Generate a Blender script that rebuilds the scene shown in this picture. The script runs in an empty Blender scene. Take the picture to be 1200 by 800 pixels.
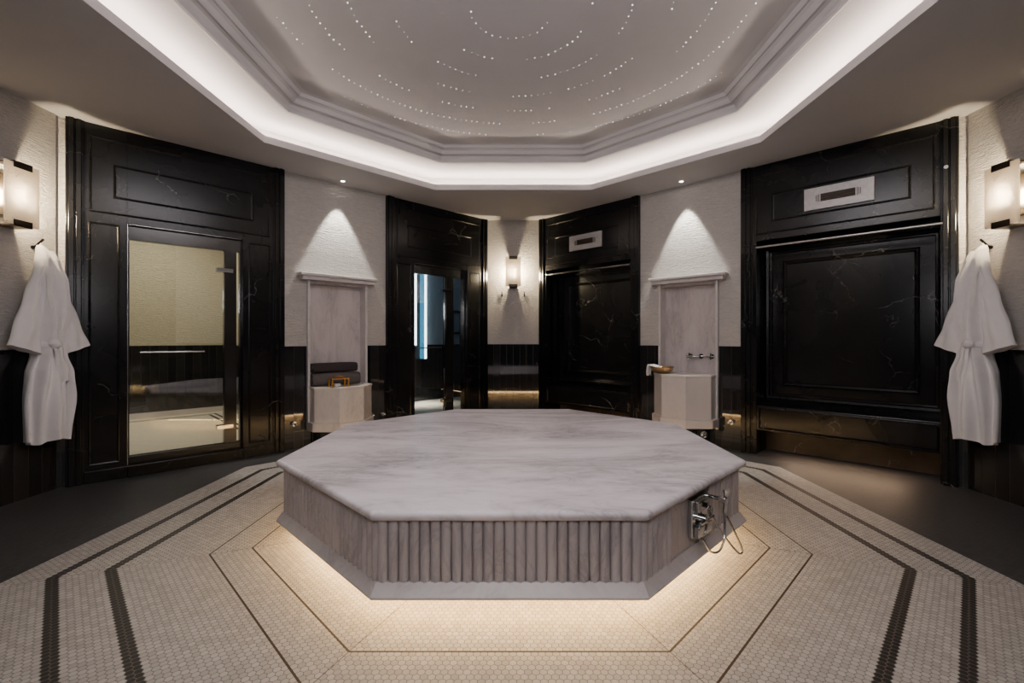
import bpy, bmesh, math, random
from mathutils import Vector, Matrix, noise
random.seed(7)
R2 = math.sqrt(2)
C = bpy.context.scene.collection
PI = math.pi

# ------------------------------------------------------------------ materials
class NT:
    def __init__(s, name):
        s.m = bpy.data.materials.new(name); s.m.use_nodes = True
        s.t = s.m.node_tree; s.t.nodes.clear()
        s.out = s.n('ShaderNodeOutputMaterial')
    def n(s, typ, **kw):
        nd = s.t.nodes.new(typ)
        for k, v in kw.items(): setattr(nd, k, v)
        return nd
    def l(s, a, b): s.t.links.new(a, b)
    def val(s, sock, v):
        if hasattr(v, 'is_linked') or isinstance(v, bpy.types.NodeSocket): s.l(v, sock)
        else: sock.default_value = v
    def math(s, op, a, b=None, c=None, clamp=False):
        nd = s.n('ShaderNodeMath', operation=op, use_clamp=clamp)
        for i, v in enumerate((a, b, c)):
            if v is not None: s.val(nd.inputs[i], v)
        return nd.outputs[0]
    def vm(s, op, a, b=None):
        nd = s.n('ShaderNodeVectorMath', operation=op)
        s.val(nd.inputs[0], a)
        if b is not None: s.val(nd.inputs[1], b)
        return nd.outputs['Value'] if op in ('LENGTH', 'DOT_PRODUCT') else nd.outputs[0]
    def mix(s, f, a, b):
        nd = s.n('ShaderNodeMix', data_type='RGBA')
        s.val(nd.inputs[0], f)
        s.val(nd.inputs[6], a if not isinstance(a, tuple) else a + (1,) * (4 - len(a)))
        s.val(nd.inputs[7], b if not isinstance(b, tuple) else b + (1,) * (4 - len(b)))
        return nd.outputs[2]
    def ramp(s, f, a, b, clamp=True):
        nd = s.n('ShaderNodeMapRange', clamp=clamp)
        s.l(f, nd.inputs[0]); nd.inputs[1].default_value = a; nd.inputs[2].default_value = b
        return nd.outputs[0]
    def obj(s, sc=(1, 1, 1), rot=(0, 0, 0), uv=False):
        tc = s.n('ShaderNodeTexCoord'); mp = s.n('ShaderNodeMapping')
        s.l(tc.outputs['UV' if uv else 'Object'], mp.inputs[0])
        mp.inputs['Scale'].default_value = sc; mp.inputs['Rotation'].default_value = rot
        return mp.outputs[0]
    def noise(s, v, scale, det=4, dist=0, rough=.5):
        nd = s.n('ShaderNodeTexNoise'); s.l(v, nd.inputs['Vector'])
        nd.inputs['Scale'].default_value = scale; nd.inputs['Detail'].default_value = det
        nd.inputs['Distortion'].default_value = dist; nd.inputs['Roughness'].default_value = rough
        return nd.outputs[0]
    def pbr(s, col, rough, metal=0, bump=None, bstr=.3, bdist=.01, spec=.5, emis=None, estr=0):
        p = s.n('ShaderNodeBsdfPrincipled')
        s.val(p.inputs['Base Color'], col if not isinstance(col, tuple) else col + (1,) * (4 - len(col)))
        s.val(p.inputs['Roughness'], rough); s.val(p.inputs['Metallic'], metal)
        p.inputs['Specular IOR Level'].default_value = spec
        if emis: p.inputs['Emission Color'].default_value = emis + (1,); p.inputs['Emission Strength'].default_value = estr
        if bump is not None:
            b = s.n('ShaderNodeBump'); b.inputs['Strength'].default_value = bstr; b.inputs['Distance'].default_value = bdist
            s.l(bump, b.inputs['Height']); s.l(b.outputs[0], p.inputs['Normal'])
        s.l(p.outputs[0], s.out.inputs[0]); return p

def simple(name, col, rough=.5, metal=0, spec=.5):
    a = NT(name)
    v = a.obj(); nz = a.noise(v, 30, 3)
    c = a.mix(a.ramp(nz, .3, .7), tuple(x * .9 for x in col), tuple(min(1, x * 1.08) for x in col))
    a.pbr(c, rough, metal, spec=spec); return a.m

def emit(name, col, st, sample=True):
    a = NT(name); e = a.n('ShaderNodeEmission'); e.inputs[0].default_value = col + (1,); e.inputs[1].default_value = st
    a.l(e.outputs[0], a.out.inputs[0])
    if not sample: a.m.cycles.emission_sampling = 'NONE'
    return a.m

def m_plaster(name='plaster', col=(.56, .53, .50)):
    a = NT(name); v = a.obj((3.0, 3.0, 16)); n1 = a.noise(v, 5.5, 5, .6, .6)
    v2 = a.obj((1, 1, 2)); n2 = a.noise(v2, 60, 2)
    h = a.math('ADD', n1, a.math('MULTIPLY', n2, .35))
    c = a.mix(a.ramp(n1, .3, .7), tuple(x * .86 for x in col), tuple(x * 1.06 for x in col))
    a.pbr(c, .8, bump=h, bstr=1.0, bdist=.022, spec=.2); return a.m

def m_ceiling():
    a = NT('ceiling_paint'); v = a.obj(); n = a.noise(v, 3, 3)
    c = a.mix(n, (.50, .485, .49), (.54, .525, .53)); a.pbr(c, .75, spec=.2); return a.m

def m_black_marble(name='black_marble', base=.006, tint=(1, 1, 1.08), vein=.16, rough=.22, spec=.26):
    a = NT(name); v = a.obj()
    d = a.n('ShaderNodeTexNoise'); a.l(v, d.inputs['Vector']); d.inputs['Scale'].default_value = 2.2; d.inputs['Detail'].default_value = 5
    w = a.vm('ADD', v, a.vm('MULTIPLY', d.outputs['Color'], (.55, .55, .55)))
    def vor(scale, th):
        o = a.n('ShaderNodeTexVoronoi', feature='DISTANCE_TO_EDGE'); a.l(w, o.inputs['Vector']); o.inputs['Scale'].default_value = scale
        return a.ramp(o.outputs['Distance'], th, 0)
    m1 = a.math('MULTIPLY', vor(1.7, .009), a.ramp(a.noise(v, 2.1, 2), .54, .66))
    m2 = a.math('MULTIPLY', vor(4.5, .012), a.ramp(a.noise(v, 3.4, 2), .58, .72))
    m = a.math('MAXIMUM', m1, a.math('MULTIPLY', m2, .6))
    m = a.math('MULTIPLY', m, a.ramp(a.noise(v, 40, 2), .35, .6))
    cl = a.noise(v, 1.8, 5, 1)
    b0 = tuple(base * .7 * t for t in tint); b1 = tuple(base * 1.5 * t for t in tint)
    c = a.mix(a.ramp(cl, .35, .7), b0, b1); c = a.mix(m, c, (vein, vein * .97, vein * .93))
    a.pbr(c, rough, spec=spec); return a.m

def m_light_marble(name, c0, c1, c2, rot=(0, 0, 0), sc=(1, 1, 1), rough=.3, scale=2.2):
    a = NT(name); v = a.obj(sc, rot)
    d = a.n('ShaderNodeTexNoise'); a.l(v, d.inputs['Vector']); d.inputs['Scale'].default_value = scale * .5; d.inputs['Detail'].default_value = 3
    w = a.vm('ADD', v, a.vm('MULTIPLY', d.outputs['Color'], (.7, .7, .7)))
    n1 = a.noise(w, scale, 7, .9, .6); n2 = a.noise(w, scale * 2.6, 6, 1.6, .62)
    c = a.mix(a.ramp(n1, .38, .66), c0, c1)
    vn = a.ramp(a.math('ABSOLUTE', a.math('SUBTRACT', n2, .5)), .06, 0)
    c = a.mix(a.math('MULTIPLY', vn, a.ramp(n1, .42, .7)), c, c2)
    n3 = a.noise(w, scale * 7, 8, .8, .7)
    c = a.mix(a.math('MULTIPLY', a.ramp(n3, .5, .72), .35), c, c2)
    a.pbr(c, rough, spec=.5, bump=n2, bstr=.04, bdist=.004); return a.m

def m_wainscot():
    # tall glossy dark glass tiles, joints every 10 cm
    a = NT('glossy_dark_tile'); v = a.obj()
    sp = a.n('ShaderNodeSeparateXYZ'); a.l(v, sp.inputs[0])
    fx = a.math('FRACT', a.math('ADD', a.math('DIVIDE', sp.outputs[0], .1), 100.5))
    fz = a.math('FRACT', a.math('ADD', a.math('DIVIDE', sp.outputs[2], .3757), 100.0))
    jx = a.math('LESS_THAN', a.math('ABSOLUTE', a.math('SUBTRACT', fx, .5)), .018)
    jz = a.math('LESS_THAN', a.math('ABSOLUTE', a.math('SUBTRACT', fz, .5)), .0045)
    j = a.math('MAXIMUM', jx, a.math('MULTIPLY', jz, .12))
    ix = a.math('FLOOR', a.math('ADD', a.math('DIVIDE', sp.outputs[0], .1), 100.0))
    wn = a.n('ShaderNodeTexWhiteNoise', noise_dimensions='1D'); a.l(ix, wn.inputs['W'])
    c = a.mix(wn.outputs[0], (.010, .010, .011), (.022, .021, .021))
    c = a.mix(j, c, (.004, .004, .004))
    n = a.noise(v, 6, 2)
    ht = a.math('ADD', a.math('MULTIPLY', n, .25), a.math('MULTIPLY', a.math('SUBTRACT', 1, j), .3))
    a.pbr(c, a.math('MULTIPLY_ADD', j, .5, .055), bump=ht, bstr=.05, bdist=.003, spec=.65); return a.m

def m_hex(name, floor=True):
    a = NT(name); P = .0275; H = P * math.sqrt(3) / 2
    tc = a.n('ShaderNodeTexCoord'); uv = tc.outputs['UV']
    p = a.vm('ADD', a.vm('DIVIDE', uv, (P, P, 1)), (500, 0, 0))
    r = (1, math.sqrt(3), 1); h = (.5, math.sqrt(3) / 2, .5)
    off = math.sqrt(3) * 100
    p = a.vm('ADD', p, (0, off, 0))
    ga = a.vm('SUBTRACT', a.vm('MODULO', p, r), h)
    gb = a.vm('SUBTRACT', a.vm('MODULO', a.vm('SUBTRACT', p, h), r), h)
    z0 = (1, 1, 0); ga = a.vm('MULTIPLY', ga, z0); gb = a.vm('MULTIPLY', gb, z0)
    sel = a.math('LESS_THAN', a.vm('LENGTH', ga), a.vm('LENGTH', gb))
    mx = a.n('ShaderNodeMix', data_type='VECTOR'); a.l(sel, mx.inputs[0]); a.l(gb, mx.inputs[4]); a.l(ga, mx.inputs[5])
    gv = mx.outputs[1]; ab = a.vm('ABSOLUTE', gv)
    sp = a.n('ShaderNodeSeparateXYZ'); a.l(ab, sp.inputs[0])
    hd = a.math('MAXIMUM', sp.outputs[0], a.vm('DOT_PRODUCT', ab, (.5, math.sqrt(3) / 2, 0)))
    tile = a.ramp(hd, .475, .435)
    idv = a.vm('SUBTRACT', p, gv)
    sn = a.vm('SNAP', a.vm('ADD', idv, (.1, .1, 0)), (.5, math.sqrt(3) / 2, 1))
    wn = a.n('ShaderNodeTexWhiteNoise', noise_dimensions='2D'); a.l(sn, wn.inputs['Vector'])
    sid = a.n('ShaderNodeSeparateXYZ'); a.l(idv, sid.inputs[0])
    rc = a.math('MULTIPLY', a.math('SUBTRACT', sid.outputs[1], off), P)
    suv = a.n('ShaderNodeSeparateXYZ'); a.l(uv, suv.inputs[0]); u = suv.outputs[0]; rr = suv.outputs[1]
    if not floor:
        big = a.noise(uv, 3, 3)
        ct = a.mix(wn.outputs[0], (.78, .72, .60), (.86, .80, .68)); c = a.mix(tile, (.55, .5, .4), ct)
        # double dark border band of the next room
        a.pbr(c, .35, bump=tile, bstr=.2, bdist=.002); return a.m
    def band(c0): return a.math('LESS_THAN', a.math('ABSOLUTE', a.math('SUBTRACT', rc, c0)), H * 1.02)
    bands = a.math('MAXIMUM', band(2.296), band(2.077))
    white = a.math('LESS_THAN', rr, 2.505)
    cw = a.mix(wn.outputs[0], (.33, .315, .29), (.45, .43, .40))
    cw = a.mix(a.ramp(a.noise(uv, 2.2, 3), .35, .7), cw, a.mix(.16, cw, (.30, .26, .23)))
    cb = a.mix(wn.outputs[0], (.006, .006, .006), (.02, .019, .018))
    cd = a.mix(wn.outputs[0], (.022, .022, .023), (.060, .060, .062))
    ct = a.mix(bands, cw, cb); ct = a.mix(white, cd, ct)
    gr = a.mix(white, (.06, .06, .06), (.15, .13, .11))
    c = a.mix(tile, gr, ct)
    tl = a.math('MAXIMUM', a.math('LESS_THAN', a.math('ABSOLUTE', a.math('SUBTRACT', rr, 1.487)), .0045),
                a.math('LESS_THAN', a.math('ABSOLUTE', a.math('SUBTRACT', rr, 1.680)), .0045))
    mit = a.math('MULTIPLY', a.math('LESS_THAN', a.math('SUBTRACT', a.math('MULTIPLY', rr, math.tan(PI / 8)), a.math('ABSOLUTE', u)), .0022),
                 a.math('LESS_THAN', rr, 1.68))
    tl = a.math('MAXIMUM', tl, a.math('MULTIPLY', mit, .8))
    c = a.mix(tl, c, (.035, .022, .014))
    ro = a.math('MULTIPLY_ADD', wn.outputs[0], .1, a.math('MULTIPLY_ADD', tile, -.2, .68))
    a.pbr(c, ro, bump=tile, bstr=.35, bdist=.003, spec=.3); return a.m

def m_glass(name='clear_glass', tint=(.93, .95, .95)):
    a = NT(name); t = a.n('ShaderNodeBsdfTransparent'); t.inputs[0].default_value = tint + (1,)
    g = a.n('ShaderNodeBsdfGlossy'); g.inputs['Roughness'].default_value = .01; g.inputs[0].default_value = (1, 1, 1, 1)
    f = a.n('ShaderNodeFresnel'); f.inputs[0].default_value = 1.5; x = a.n('ShaderNodeMixShader')
    a.l(a.math('MULTIPLY_ADD', f.outputs[0], 1.3, .02), x.inputs[0]); a.l(t.outputs[0], x.inputs[1]); a.l(g.outputs[0], x.inputs[2]); a.l(x.outputs[0], a.out.inputs[0])
    return a.m

def m_frost():
    a = NT('frosted_glass'); v = a.obj()
    n = a.noise(v, 9, 5, 1.5)
    vn = a.ramp(a.math('ABSOLUTE', a.math('SUBTRACT', n, .5)), .012, 0)
    vn = a.math('MULTIPLY', vn, a.ramp(a.noise(v, 5, 1), .5, .65))
    col = a.mix(vn, (.80, .74, .66), (.2, .16, .12))
    t = a.n('ShaderNodeBsdfTranslucent'); a.l(col, t.inputs[0])
    d = a.n('ShaderNodeBsdfDiffuse'); a.l(col, d.inputs[0])
    x = a.n('ShaderNodeMixShader'); x.inputs[0].default_value = .45
    tr = a.n('ShaderNodeBsdfTransparent'); y = a.n('ShaderNodeMixShader'); y.inputs[0].default_value = .03
    a.l(t.outputs[0], x.inputs[1]); a.l(d.outputs[0], x.inputs[2])
    a.l(x.outputs[0], y.inputs[1]); a.l(tr.outputs[0], y.inputs[2]); a.l(y.outputs[0], a.out.inputs[0]); return a.m

def m_terry():
    a = NT('white_terry'); v = a.obj(); n = a.noise(v, 260, 2); n2 = a.noise(v, 14, 3)
    c = a.mix(n2, (.80, .765, .765), (.88, .85, .845))
    p = a.pbr(c, .95, bump=a.math('ADD', n, a.math('MULTIPLY', n2, .6)), bstr=.5, bdist=.004, spec=.1)
    p.inputs['Sheen Weight'].default_value = .3; return a.m

def m_hammered(name, col, scale=60):
    a = NT(name); v = a.obj(); o = a.n('ShaderNodeTexVoronoi'); a.l(v, o.inputs['Vector']); o.inputs['Scale'].default_value = scale
    a.pbr(a.mix(o.outputs['Distance'], tuple(x * .8 for x in col), col), .28, 1, bump=o.outputs['Distance'], bstr=.6, bdist=.004); return a.m

PL = m_plaster(); CE = m_ceiling(); BM = m_black_marble()
BR = m_black_marble('brown_marble', .05, (1.25, .95, .72), .5, .2)
WT = m_wainscot(); HX = m_hex('hex_mosaic')
TOPM = m_light_marble('pale_veined_marble', (.78, .72, .745), (.48, .44, .46), (.26, .24, .25), rot=(0, 0, .3), sc=(.7, 2.2, 1), rough=.42, scale=1.3)
RIBM = m_light_marble('ribbed_marble', (.58, .53, .535), (.47, .43, .435), (.33, .30, .31), sc=(1, 1, .5), rough=.4)
NIM = m_light_marble('niche_marble', (.56, .515, .51), (.44, .40, .40), (.34, .31, .31), sc=(2.4, 2.4, .55), rough=.3, scale=1.8)
BAM = m_light_marble('basin_marble', (.66, .60, .545), (.56, .50, .455), (.44, .39, .35), sc=(2, 2, .6), rough=.3, scale=1.6)
BAP = m_light_marble('basin_plain_stone', (.64, .585, .555), (.61, .555, .525), (.57, .52, .49), sc=(1, 1, .6), rough=.35, scale=1.0)
CH = simple('chrome', (.55, .56, .57), .08, 1); DK = simple('dark_metal', (.012, .011, .010), .35, .6)
BZ = simple('dark_bronze', (.03, .022, .016), .35, .8); FR = simple('black_frame', (.008, .008, .008), .2)
GL = m_glass(); FG = m_frost(); TY = m_terry()
STEEL = simple('satin_steel', (.55, .54, .53), .25, 1)
VENTM = simple('pale_vent_plate', (.46, .44, .43), .35, .2); SLOT = simple('vent_slot', (.03, .016, .010), .6)
COVE = emit('cove_strip', (1, .82, .69), 28.0)
LEDW = emit('warm_floor_strip', (1, .64, .28), 27.0)
BULB = emit('bulb_glow', (1, .79, .50), 800.0)
STAR = emit('star_point', (1, .95, .88), 1.1, False)
LENS = emit('downlight_lens', (1, .93, .85), 12.0, False)
LEDC = emit('white_tube', (.85, .95, 1), 3.0); BLUE = emit('blue_panel', (.07, .30, .50), .55)
TWL = simple('charcoal_towel', (.045, .036, .038), .9, 0, .1); TWL2 = simple('grey_towel', (.10, .088, .088), .9, 0, .1)
BRS = m_hammered('hammered_brass', (.62, .42, .20)); GOLD = simple('polished_brass', (.80, .42, .10), .2, 1)
SOAP = simple('white_soap', (.7, .68, .66), .5)
TRIMW = m_light_marble('cap_marble', (.62, .58, .57), (.56, .52, .51), (.46, .42, .42), rough=.35)

# ------------------------------------------------------------------ mesh helper
class MB:
    def __init__(s): s.v = []; s.f = []; s.sm = []
    def add(s, vs, fs, smooth=False):
        b = len(s.v); s.v += [tuple(v) for v in vs]; s.f += [tuple(i + b for i in f) for f in fs]; s.sm += [smooth] * len(fs); return s
    def box(s, x0, x1, y0, y1, z0, z1):
        x0, x1 = sorted((x0, x1)); y0, y1 = sorted((y0, y1)); z0, z1 = sorted((z0, z1))
        v = [(x, y, z) for z in (z0, z1) for y in (y0, y1) for x in (x0, x1)]
        return s.add(v, [(0, 2, 3, 1), (4, 5, 7, 6), (0, 1, 5, 4), (2, 6, 7, 3), (0, 4, 6, 2), (1, 3, 7, 5)])
    def cyl(s, p, q, r, seg=16, r2=None, cap=True, smooth=True):
        p = Vector(p); q = Vector(q); d = (q - p).normalized(); r2 = r if r2 is None else r2
        a = d.orthogonal().normalized(); b = d.cross(a); vs = []
        for c, rr in ((p, r), (q, r2)):
            for i in range(seg):
                t = 2 * PI * i / seg; vs.append(c + a * (rr * math.cos(t)) + b * (rr * math.sin(t)))
        s.add(vs, [(i, (i + 1) % seg, seg + (i + 1) % seg, seg + i) for i in range(seg)], smooth)
        if cap: s.add(vs[:seg], [tuple(reversed(range(seg)))]); s.add(vs[seg:], [tuple(range(seg))])
        return s
    def tube(s, pts, r, seg=10):
        pts = [Vector(p) for p in pts]; rings = []; prev = None
        for i, p in enumerate(pts):
            d = (pts[min(i + 1, len(pts) - 1)] - pts[max(i - 1, 0)]).normalized()
            a = d.orthogonal().normalized() if prev is None else (prev - d * prev.dot(d)).normalized()
            prev = a; b = d.cross(a)
            rings.append([p + a * (r * math.cos(2 * PI * k / seg)) + b * (r * math.sin(2 * PI * k / seg)) for k in range(seg)])
        return s.loft(rings, True)
    def loft(s, rings, cap=False, smooth=True, close=True):
        n = len(rings[0]); smooth = smooth and n > 8; vs = [v for r in rings for v in r]; fs = []
        for j in range(len(rings) - 1):
            for i in range(n if close else n - 1):
                k = (i + 1) % n; fs.append((j * n + i, j * n + k, (j + 1) * n + k, (j + 1) * n + i))
        s.add(vs, fs, smooth)
        if cap: s.add(rings[0], [tuple(reversed(range(n)))]); s.add(rings[-1], [tuple(range(n))])
        return s
    def lathe(s, prof, c=(0, 0, 0), seg=32):
        c = Vector(c)
        return s.loft([[c + Vector((r * math.cos(2 * PI * k / seg), r * math.sin(2 * PI * k / seg), z)) for k in range(seg)] for r, z in prof])
    def prism(s, poly, z0, z1, close_top=True):
        n = len(poly)
        s.add([(x, y, z0) for x, y in poly] + [(x, y, z1) for x, y in poly],
              [(i, (i + 1) % n, n + (i + 1) % n, n + i) for i in range(n)] + [tuple(reversed(range(n))), tuple(range(n, 2 * n))])
        return s
    def frame(s, x0, x1, z0, z1, prof):
        # mitred picture-frame moulding: prof = [(inset, n)] from outside to inside
        x0, x1 = sorted((x0, x1)); rings = []
        for ins, n in prof: rings.append([(x0 + ins, n, z0 + ins), (x1 - ins, n, z0 + ins), (x1 - ins, n, z1 - ins), (x0 + ins, n, z1 - ins)])
        return s.loft(rings, False, False)
    def obj(s, name, mat, parent=None, M=None, bev=0, kind=None, rnd=2):
        me = bpy.data.meshes.new(name); me.from_pydata(s.v, [], s.f); me.validate(); me.update()
        bm = bmesh.new(); bm.from_mesh(me); bmesh.ops.recalc_face_normals(bm, faces=bm.faces); bm.to_mesh(me); bm.free()
        if len(me.polygons) == len(s.sm):
            for p, f in zip(me.polygons, s.sm): p.use_smooth = f
        me.materials.append(mat); o = bpy.data.objects.new(name, me); C.objects.link(o)
        if parent: o.parent = parent
        if M is not None: o.matrix_world = M
        if bev:
            b = o.modifiers.new('b', 'BEVEL'); b.width = bev; b.segments = rnd; b.limit_method = 'ANGLE'; b.angle_limit = .7
        if kind: o['kind'] = kind
        return o

def empty(name, M=None, label=None, cat=None, group=None, kind=None):
    o = bpy.data.objects.new(name, None); C.objects.link(o); o.empty_display_size = .05
    if M is not None: o.matrix_world = M
    return tag(o, label, cat, group, kind)
def tag(o, label=None, cat=None, group=None, kind=None):
    if label: o['label'] = label
    if cat: o['category'] = cat
    if group: o['group'] = group
    if kind: o['kind'] = kind
    return o

class Wall:
    """local frame: y = into the room (n), z up, x = s*l with l measured from the given corner"""
    def __init__(s, ox, oy, nx, ny, sgn):
        s.M = Matrix.Translation((ox, oy, 0)) @ Matrix.Rotation(math.atan2(-nx, ny), 4, 'Z'); s.s = sgn
    def at(s, l, n, z=0): return s.M @ Matrix.Translation((s.s * l, n, z))
q = 1 / R2
BKX, BKY, SX, SY0 = .382, 6.93, 3.66, 3.652
WL = Wall(-BKX, BKY, q, -q, 1); WR = Wall(BKX, BKY, -q, -q, -1)
WB = Wall(0, BKY, 0, -1, 1)
WSL = Wall(-SX, SY0, 1, 0, 1); WSR = Wall(SX, SY0, -1, 0, -1)
CY = 3.24; FY = 2 * CY - BKY
WFL = Wall(-BKX, FY, q, q, -1); WFR = Wall(BKX, FY, -q, q, 1); WF = Wall(0, FY, 0, 1, 1)
CEIL = 3.0; DADO = 1.12; LT = (SX - BKX) * R2     # length of a diagonal wall

# ------------------------------------------------------------------ floor
room = [(-BKX, BKY), (-SX, SY0), (-SX, 2 * CY - SY0), (-BKX, FY), (BKX, FY), (SX, 2 * CY - SY0), (SX, SY0), (BKX, BKY)]
def offset(poly, d):
    out = []; n = len(poly)
    for i in range(n):
        p0, p1, p2 = Vector(poly[i - 1]), Vector(poly[i]), Vector(poly[(i + 1) % n])
        d1 = (p1 - p0).normalized(); d2 = (p2 - p1).normalized()
        n1 = Vector((d1.y, -d1.x)); n2 = Vector((d2.y, -d2.x))
        m = (n1 + n2).normalized(); out.append(tuple(p1 + m * (d / m.dot(n1))))
    return out
if (Vector(offset(room, .1)[0]) - Vector((0, CY))).length < (Vector(room[0]) - Vector((0, CY))).length: room.reverse()
big = offset(room, .36)
def clip(poly, a, b):
    # keep the side left of a->b
    out = []; n = len(poly)
    sd = lambda p: (b[0] - a[0]) * (p[1] - a[1]) - (b[1] - a[1]) * (p[0] - a[0])
    for i in range(n):
        p, r = poly[i], poly[(i + 1) % n]; sp_, sr = sd(p), sd(r)
        if sp_ >= 0: out.append(p)
        if sp_ * sr < 0:
            t = sp_ / (sp_ - sr); out.append((p[0] + (r[0] - p[0]) * t, p[1] + (r[1] - p[1]) * t))
    return out
def area(p): return sum(p[i - 1][0] * p[i][1] - p[i][0] * p[i - 1][1] for i in range(len(p)))
if area(big) < 0: big.reverse()
me = bpy.data.meshes.new('floor'); vs = []; fs = []; uvs = []
for k in range(8):
    th = k * PI / 4; n = (math.cos(th), math.sin(th)); t = (-n[1], n[0])
    aL = th + PI / 8; aR = th - PI / 8; cc = (0, CY)
    pl = clip(big, cc, (cc[0] + math.cos(aR), cc[1] + math.sin(aR)))
    pl = clip(pl, (cc[0] + math.cos(aL), cc[1] + math.sin(aL)), cc)
    b = len(vs); vs += [(p[0], p[1], 0) for p in pl]; fs.append(tuple(range(b, b + len(pl))))
    uvs += [((p[0]) * t[0] + (p[1] - CY) * t[1], (p[0]) * n[0] + (p[1] - CY) * n[1]) for p in pl]
me.from_pydata(vs, [], fs); uvl = me.uv_layers.new(name='UV')
for lp in me.loops: uvl.data[lp.index].uv = uvs[lp.vertex_index]
me.materials.append(HX); fo = bpy.data.objects.new('floor', me); C.objects.link(fo); fo['kind'] = 'structure'

# ------------------------------------------------------------------ ceiling
def octo(a, z, cx=0, cy=CY): 
    R = a / math.cos(PI / 8); return [(cx + R * math.cos(PI / 8 + k * PI / 4), cy + R * math.sin(PI / 8 + k * PI / 4), z) for k in range(8)]
LIP = 2.275
cb = MB()
O1 = octo(LIP, CEIL); O2 = octo(4.6, CEIL)
for k in range(8):
    j = (k + 1) % 8; cb.add([O1[k], O1[j], O2[j], O2[k]], [(0, 1, 2, 3)])
cb.loft([O1, octo(LIP, CEIL + .065), octo(LIP + .06, CEIL + .065), octo(LIP + .06, CEIL + .04), octo(2.56, CEIL + .04), octo(2.56, CEIL + .23)], False, False)
cb.loft([octo(2.56, CEIL + .23), octo(2.03, CEIL + .235)], False, False)
ceil = cb.obj('ceiling', CE, kind='structure')
mb = MB().loft([octo(a, z) for a, z in ((2.04, 3.236), (2.02, 3.222), (2.0, 3.226), (1.995, 3.25), (1.985, 3.262), (1.975, 3.285), (1.955, 3.292), (1.935, 3.29), (1.925, 3.30), (1.91, 3.325), (1.89, 3.338), (1.875, 3.338), (1.865, 3.35), (1.855, 3.365), (1.82, 3.372))], False, False)
mb.obj('cornice_moulding', CE, ceil)
MB().add(octo(1.83, 3.372), [tuple(range(8))]).obj('dome_panel', CE, ceil)
MB().loft([octo(2.40, CEIL + .05), octo(2.40, CEIL + .058), octo(2.44, CEIL + .058), octo(2.44, CEIL + .05)], False, False).obj('light_strip', COVE, ceil)

# fibre-optic stars set in rings
sm = MB().lathe([(0.0001, -.003), (.0032, -.0015), (.0042, .002)], seg=8)
star0 = None; cnt = 0
for k in range(7):
    rad = .27 + .262 * k; nn = int(2 * PI * rad / .056)
    for i in range(nn):
        th = 2 * PI * i / nn + k * .7
        x = .0 + rad * math.cos(th); y = 3.03 + rad * math.sin(th)
        if noise.noise(Vector((x * 3.2, y * 3.2, k * 3.1))) < -.10: continue
        if y < 2.78 or abs(x) > 1.72 or (y - CY) > 1.72 or (abs(x) + (y - CY)) / R2 > 1.74: continue
        x += random.uniform(-.006, .006); y += random.uniform(-.006, .006)
        if cnt >= 295: break
        if star0 is None: o = star0 = sm.obj('star_light', STAR)
        else: o = star0.copy(); C.objects.link(o)
        sc = random.choice((.55, .75, .95, 1.2))
        o.location = (x, y, 3.370); o.scale = (sc, sc, sc)
        tag(o, 'tiny fibre optic star light dotted in curved rings on the raised ceiling', 'ceiling light', 'fibre optic stars in rings on the ceiling'); cnt += 1
print('stars', cnt)

# ------------------------------------------------------------------ walls
def panel(W, l0, l1, z0, z1, n0, n1, mb=None):
    mb = mb or MB(); return mb.box(W.s * l0, W.s * l1, n0, n1, z0, z1)

PN = -.03         # plaster plane
NI0, NI1, NIZ0, NIZ1 = 1.975, 2.655, .20, 1.85   # niche opening
def diag_wall(W, name, niche=True, NIZ0=.2):
    m = MB()
    if niche:
        panel(W, 1.66, NI0, DADO, 3.3, -.14, PN, m); panel(W, NI1, 2.95, DADO, 3.3, -.14, PN, m); panel(W, NI0, NI1, NIZ1, 3.3, -.14, PN, m)
    else: panel(W, 1.66, 2.95, DADO, 3.3, -.14, PN, m)
    panel(W, 4.55, LT + .012, DADO, 3.3, -.14, PN, m); panel(W, -.05, .04, DADO, 3.3, -.14, PN, m)
    w = m.obj(name, PL, M=W.M, kind='structure')
    if niche: panel(W, NI0, NI1, NIZ0, DADO, -.20, -.165, m) if False else None
    t = MB(); panel(W, 4.55, LT + .012, 0, DADO, -.12, PN + .004, t); panel(W, -.05, .04, 0, DADO, -.12, PN + .004, t)
    if niche:
        panel(W, 1.66, NI0, 0, DADO, -.12, PN + .004, t); panel(W, NI1, 2.95, 0, DADO, -.12, PN + .004, t); panel(W, NI0, NI1, 0, NIZ0, -.12, PN + .004, t)
    else: panel(W, 1.66, 2.95, 0, DADO, -.12, PN + .004, t)
    t.obj('tile_wainscot', WT, w)
    return w
diag_wall(WL, 'wall_back_left', True, .64); diag_wall(WR, 'wall_back_right', True, .77)
diag_wall(WFL, 'wall_front_left', False); diag_wall(WFR, 'wall_front_right', False)
def flat_wall(W, name, l0, l1):
    w = panel(W, l0, l1, DADO, 3.3, -.14, 0).obj(name, PL, M=W.M, kind='structure')
    panel(W, l0, l1, 0, DADO, -.12, .004).obj('tile_wainscot', WT, w)
flat_wall(WB, 'wall_back', -.42, .42); flat_wall(WF, 'wall_front', -.42, .42)
flat_wall(WSL, 'wall_left', -.01, .834); flat_wall(WSR, 'wall_right', -.01, .834)

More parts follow.
